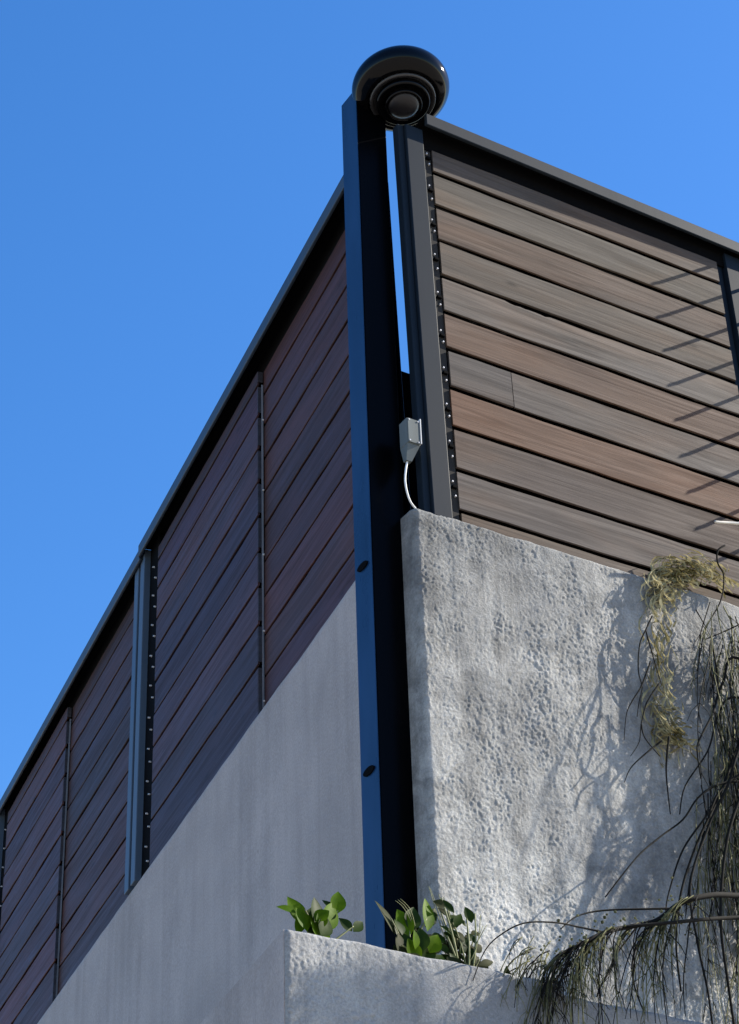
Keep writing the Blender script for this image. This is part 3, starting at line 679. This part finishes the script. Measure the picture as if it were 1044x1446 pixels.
# ------------------------------------------------------------------ weeping tree to the right of the wall
TWIGS = [
    (0.0095, 0.005, [(0.973, -0.265, 4.141), (0.886, -0.269, 4.116), (0.767, -0.303, 4.081), (0.666, -0.318, 4.042), (0.63, -0.292, 4.024), (0.583, -0.263, 3.985), (0.491, -0.273, 3.947), (0.375, -0.308, 3.897), (0.295, -0.316, 3.851), (0.248, -0.286, 3.822), (0.23, -0.261, 3.812)]),
    (0.007, 0.004, [(0.941, -0.286, 4.051), (0.874, -0.271, 4.046), (0.735, -0.299, 4.004), (0.583, -0.328, 3.954), (0.481, -0.317, 3.93), (0.424, -0.28, 3.925)]),
    (0.004, 0.002, [(1.25, -0.12, 4.60), (1.10, -0.10, 4.60), (1.01, -0.09, 4.57), (0.938, -0.082, 4.514), (0.881, -0.073, 4.437), (0.791, -0.074, 4.364), (0.697, -0.084, 4.284), (0.62, -0.088, 4.2), (0.555, -0.08, 4.12)]),
    (0.0035, 0.0018, [(0.686, -0.242, 4.048), (0.561, -0.224, 4.029), (0.444, -0.2, 4.011), (0.354, -0.205, 3.975), (0.276, -0.232, 3.914)]),
    (0.003, 0.0012, [(0.412, -0.263, 3.915), (0.325, -0.254, 3.919), (0.223, -0.283, 3.902), (0.102, -0.308, 3.868), (0.031, -0.292, 3.825), (0.004, -0.259, 3.788), (-0.035, -0.257, 3.704)]),
    (0.0045, 0.002, [(0.544, -0.191, 3.984), (0.513, -0.18, 3.94), (0.472, -0.198, 3.865), (0.406, -0.219, 3.785), (0.391, -0.212, 3.749)]),
    (0.004, 0.0015, [(0.675, -0.156, 4.043), (0.62, -0.139, 3.986), (0.582, -0.138, 3.907), (0.569, -0.155, 3.826), (0.584, -0.165, 3.754), (0.621, -0.153, 3.694)]),
    (0.0045, 0.002, [(0.469, -0.191, 3.957), (0.412, -0.18, 3.911), (0.309, -0.198, 3.825), (0.238, -0.219, 3.752)]),
    (0.0035, 0.0015, [(0.398, -0.218, 3.922), (0.33, -0.225, 3.874), (0.247, -0.254, 3.82), (0.18, -0.262, 3.769)]),
    (0.003, 0.0012, [(0.569, -0.191, 3.991), (0.494, -0.18, 3.896), (0.408, -0.198, 3.769)]),
    (0.0028, 0.0014, [(0.879, -0.043, 5.159), (0.845, -0.044, 5.097), (0.819, -0.039, 5.041), (0.804, -0.036, 4.947), (0.809, -0.039, 4.884), (0.788, -0.043, 4.829), (0.773, -0.043, 4.771)]),
    (0.0028, 0.0014, [(0.846, -0.043, 5.098), (0.861, -0.044, 5.013), (0.887, -0.039, 4.914)]),
    (0.003, 0.0012, [(0.847, -0.048, 4.982), (0.798, -0.049, 4.881), (0.76, -0.044, 4.822), (0.734, -0.041, 4.77), (0.712, -0.044, 4.676)]),
    (0.003, 0.0012, [(0.869, -0.054, 4.909), (0.822, -0.054, 4.845), (0.806, -0.048, 4.812), (0.784, -0.045, 4.746), (0.765, -0.049, 4.679), (0.722, -0.054, 4.619)]),
    (0.003, 0.0012, [(0.777, -0.054, 4.74), (0.785, -0.054, 4.696), (0.84, -0.048, 4.649)]),
    (0.003, 0.0012, [(0.85, -0.054, 4.702), (0.775, -0.054, 4.636), (0.722, -0.048, 4.581), (0.695, -0.045, 4.529)]),
    (0.004, 0.0018, [(0.871, -0.065, 4.716), (0.853, -0.064, 4.64), (0.849, -0.057, 4.576), (0.85, -0.054, 4.455)]),
    (0.0035, 0.0018, [(1.208, -0.065, 5.513), (1.174, -0.064, 5.481), (1.173, -0.057, 5.438), (1.194, -0.054, 5.393), (1.16, -0.06, 5.285), (1.076, -0.066, 5.157), (1.044, -0.063, 5.063), (1.025, -0.056, 4.99)]),
    (0.003, 0.0018, [(1.263, -0.077, 5.243), (1.212, -0.074, 5.203), (1.136, -0.065, 5.155), (1.071, -0.064, 5.115)]),
    (0.0025, 0.0015, [(1.044, -0.066, 5.217), (1.08, -0.061, 5.166)]),
    (0.0055, 0.002, [(1.183, -0.087, 5.062), (1.111, -0.077, 4.966), (1.079, -0.072, 4.9), (1.044, -0.078, 4.829), (0.968, -0.087, 4.713), (0.957, -0.086, 4.666), (0.967, -0.076, 4.59)]),
    (0.003, 0.002, [(1.093, -0.066, 5.098), (1.102, -0.061, 5.02), (1.102, -0.055, 4.928), (1.095, -0.056, 4.83), (1.093, -0.063, 4.779), (1.101, -0.066, 4.698)]),
    (0.004, 0.002, [(1.166, -0.077, 4.921), (1.077, -0.07, 4.839), (1.021, -0.063, 4.705), (0.91, -0.067, 4.557), (0.868, -0.075, 4.45)]),
    (0.005, 0.003, [(1.227, -0.088, 4.893), (1.118, -0.083, 4.719), (1.04, -0.074, 4.56), (0.924, -0.074, 4.37), (0.832, -0.083, 4.189), (0.788, -0.088, 4.026), (0.791, -0.081, 3.88)]),
    (0.005, 0.003, [(1.141, -0.13, 4.752), (1.034, -0.116, 4.563), (0.942, -0.108, 4.406), (0.84, -0.117, 4.199), (0.83, -0.131, 4.018), (0.849, -0.128, 3.874), (0.863, -0.114, 3.757)]),
    (0.0045, 0.002, [(1.074, -0.099, 4.604), (0.963, -0.092, 4.464), (0.859, -0.082, 4.33), (0.786, -0.084, 4.18), (0.755, -0.095, 4.104)]),
    (0.006, 0.004, [(1.174, -0.148, 4.702), (1.059, -0.131, 4.515), (0.983, -0.127, 4.337), (0.917, -0.142, 4.095), (0.905, -0.154, 3.874), (0.915, -0.146, 3.734)]),
]
DRY = [(1.202, -0.025, 5.384), (1.145, -0.025, 5.417), (1.086, -0.025, 5.41), (1.023, -0.025, 5.381), (0.973, -0.025, 5.325), (0.939, -0.025, 5.262), (0.918, -0.025, 5.19), (0.916, -0.025, 5.111), (0.917, -0.025, 5.033), (0.913, -0.025, 4.956), (0.908, -0.025, 4.879), (0.909, -0.025, 4.804), (0.915, -0.025, 4.744)]
tree = thing('weeping_tree', 'weeping tree with dark thin drooping twigs hanging in front of the rough wall', 'tree', CORNER, PHI_R)
rt = random.Random(3)
tb = Tubes(); TR = [(4.3, -1.5, 0), (4.25, -1.45, 1.6), (4.1, -1.35, 3.2), (4.0, -1.2, 4.6), (3.95, -1.1, 5.6), (4.0, -1.0, 6.2)]
tb.tube(smooth_path(TR, 5), 0.13, 0.04, 12); tb.build('trunk', M['bark'], tree)
HA = (1.35, -0.32, 4.30); HB = (1.75, -0.16, 5.15); HC = (1.45, -0.15, 4.85)
for a, b_, r in (((4.1, -1.35, 3.4), HA, 0.022), ((4.0, -1.2, 4.6), HB, 0.015), ((4.05, -1.25, 4.2), HC, 0.015)):
    t = Tubes(); mid = tuple((a[i] + b_[i]) / 2 + (0.15 if i == 2 else -0.12 if i == 1 else 0) for i in range(3))
    t.tube(smooth_path([a, mid, b_], 8), r, 0.007, 8); t.build('limb', M['twig'], tree)
for (r0, r1, pts) in TWIGS:
    t = Tubes()
    if pts[0][0] > 1.25 + 0.92 * pts[0][1] - (5.4 - pts[0][2]) * 0.165:
        h = min((HA, HB, HC), key=lambda q: (Vector(q) - Vector(pts[0])).length)
        pts = [h] + pts
    t.tube(smooth_path(pts, 6), r0, r1, 6)
    t.build('branch', M['twig'], tree)
t = Tubes(); t.tube(smooth_path([(1.147, -0.10, 5.567), (1.17, -0.10, 5.572), (1.25, -0.10, 5.592), (1.40, -0.14, 5.60), (1.75, -0.26, 5.15)], 4), 0.005, 0.006, 6)
o = t.build('pale_branch', M['wood_pale'], tree); o['label'] = 'bare bleached branch tip'

def strand(tb, p, ln, lean, r=0.0016, side=True, sway=0.05):
    """one drooping twig with short whisker needles"""
    p = Vector(p); pts = [p]; d = Vector((lean, rt.uniform(-.15, .15), -0.25)); n = 7
    for i in range(n):
        d = (d + Vector((rt.uniform(-sway, sway) * 3, rt.uniform(-sway, sway) * 2, -0.35))).normalized()
        pts.append(pts[-1] + d * (ln / n))
    sp = smooth_path(pts, 2); tb.tube(sp, r, r * 0.45, 3)
    if side:
        for q in range(int(ln / 0.06)):
            b0 = sp[rt.randrange(1, len(sp) - 2)]; dd = Vector((rt.uniform(-1, 1), rt.uniform(-.8, .8), rt.uniform(-1.6, -.5))).normalized()
            L_ = rt.uniform(0.03, 0.10); e1 = b0 + dd * L_ * .5; e2 = e1 + (dd + Vector((0, 0, -.8))).normalized() * L_ * .5
            tb.tube([b0, e1, e2], r * 0.6, r * 0.3, 3)
dark = Tubes(); olive = Tubes()
for k in range(190):
    o_ = rt.uniform(0.02, 0.075); u = rt.random() ** 0.45
    zt = rt.uniform(4.15, 5.3); x = (1.26 - o_ * 0.92 - (5.4 - zt) * 0.165) - 0.16 + 0.34 * u
    if zt > 4.6: x += 0.05
    strand(dark if k % 5 < 2 else olive, (x, -o_, zt), rt.uniform(0.3, 0.75), rt.uniform(-0.25, 0.05), rt.uniform(0.0013, 0.0030))
for k in range(30):
    o_ = rt.uniform(0.02, 0.10); zt = rt.uniform(4.5, 5.28)
    strand(dark if k % 2 else olive, (1.26 - o_ * 0.92 - (5.4 - zt) * 0.165 + rt.uniform(-0.07, 0.03), -o_, zt), rt.uniform(0.2, 0.55), rt.uniform(-0.22, 0.05), rt.uniform(0.0016, 0.0034))
# curtain below the main branch and the fan at its tip
main = smooth_path(TWIGS[0][2], 6)
for k in range(80):
    b0 = main[min(len(main) - 1, int(len(main) * (0.25 + 0.75 * rt.random())))]
    f = rt.random()
    strand(dark if k % 5 < 2 else olive, b0 + Vector((0, rt.uniform(-.02, .02), rt.uniform(-.01, .01))), rt.uniform(0.10, 0.42), rt.uniform(-0.9, -0.15), rt.uniform(0.0014, 0.0032))
tip = main[-1]
for k in range(42):
    b0 = tip + Vector((rt.uniform(-0.10, 0.10), rt.uniform(-.04, .04), rt.uniform(-.03, .05)))
    strand(dark if k % 5 < 2 else olive, b0, rt.uniform(0.10, 0.30), rt.uniform(-1.6, -0.3), rt.uniform(0.0013, 0.0027))
bm = bmesh.new()
for k in range(110):
    b0 = main[min(len(main) - 1, int(len(main) * (0.3 + 0.7 * rt.random())))] + Vector((rt.gauss(0, .035), rt.gauss(0, .02), rt.gauss(0.0, .03)))
    bmesh.ops.create_icosphere(bm, subdivisions=1, radius=rt.uniform(0.0025, 0.0055), matrix=Matrix.Translation(b0))
o = from_bm('seed_heads', bm, M['needle'], tree); o['kind'] = 'stuff'
o = dark.build('drooping_twigs', M['twig'], tree); o['kind'] = 'stuff'
o = olive.build('drooping_needles', M['needle'], tree); o['kind'] = 'stuff'

# crown: unseen leaf clumps shaped along the sun rays to shade the planter
V = []; F = []
sd = Vector((SUN_DIR.dot(DR), -SUN_DIR.dot(NR), SUN_DIR.z))
def crown_leaf(c):
    a = Vector((rt.gauss(0, 1), rt.gauss(0, 1), rt.gauss(0, 1))).normalized(); b = a.orthogonal().normalized()
    L_ = rt.uniform(0.03, 0.06); W_ = L_ * 0.4; b0 = len(V)
    V.extend([c, c + a * L_ * .5 + b * W_, c + a * L_, c + a * L_ * .5 - b * W_]); F.append((b0, b0 + 1, b0 + 2, b0 + 3))
for k in range(9000):
    s_ = rt.uniform(-0.1, 2.3); z_ = rt.uniform(2.9, 3.80 - 0.05 * abs(math.sin(s_ * 7)))
    if s_ < 0.25 and z_ > 3.33 + (s_ + 0.1) * 1.25: continue
    crown_leaf(Vector((s_, -0.25, z_)) + sd * rt.uniform(3.4, 4.9))
cl = [(rt.uniform(-0.6, 0.15), rt.uniform(3.0, 3.64), rt.uniform(3.2, 4.4), rt.uniform(0.02, 0.055)) for _ in range(20)]
for (s_, z_, tt, rad) in cl:
    for k in range(int(rad * 1100)):
        crown_leaf(Vector((s_ + rt.gauss(0, rad), -0.25, z_ + rt.gauss(0, rad) * 0.6)) + sd * (tt + rt.gauss(0, .1)))
from_lists('crown', V, F, M['needle'], tree)

# ------------------------------------------------------------------ dry tangle caught over the wall edge
dt = thing('dry_tangle', 'straw yellow tangle of dead fibres hooked over the wall top and hanging down', 'dry plant', CORNER, PHI_R)
path = smooth_path(DRY, 6)
def ribbon(Vv, Ff, pts, w):
    b0 = len(Vv); n = len(pts)
    for i, p in enumerate(pts):
        d = (pts[min(i + 1, n - 1)] - pts[max(i - 1, 0)]).normalized(); s_ = d.cross(Vector((0.2, 1, 0.1))).normalized() * w * (0.5 if 0 < i < n - 1 else 0.15)
        s_ = s_ * math.cos(i * 0.6) + Vector((0, 1, 0)) * w * 0.5 * math.sin(i * 0.6)
        Vv += [p - s_, p + s_ + Vector((0, 0.0005, 0))]
    for i in range(n - 1): Ff.append((b0 + 2 * i, b0 + 2 * i + 1, b0 + 2 * i + 3, b0 + 2 * i + 2))
for part_i, (nr, lo, hi, spread, curl) in enumerate(((170, 0.0, 0.40, 0.034, 0.022), (95, 0.28, 0.82, 0.028, 0.010), (95, 0.80, 1.0, 0.034, 0.022))):
    V = []; F = []; n = len(path)
    for k in range(nr):
        i0 = int(n * rt.uniform(lo, hi)); i0 = min(i0, n - 2); off = Vector((rt.gauss(0, spread), rt.gauss(0, spread * 0.35), rt.gauss(0, spread * 0.7)))
        ln = rt.randrange(4, 12); pts = []; ph = rt.uniform(0, 6.28); fr = rt.uniform(0.4, 1.1)
        for j in range(ln):
            q = path[min(i0 + j, n - 1)] + off + Vector((math.cos(ph + j * fr), 0.6 * math.sin(ph + j * fr * .7), math.sin(ph + j * fr))) * curl
            if i0 + j > n - 1: q += Vector((rt.uniform(-.01, .01), 0, -0.012 * (i0 + j - n)))
            pts.append(q)
        ribbon(V, F, pts, rt.uniform(0.002, 0.0085))
    o = from_lists('fibres', V, F, M['dry'], dt); o['kind'] = 'stuff'
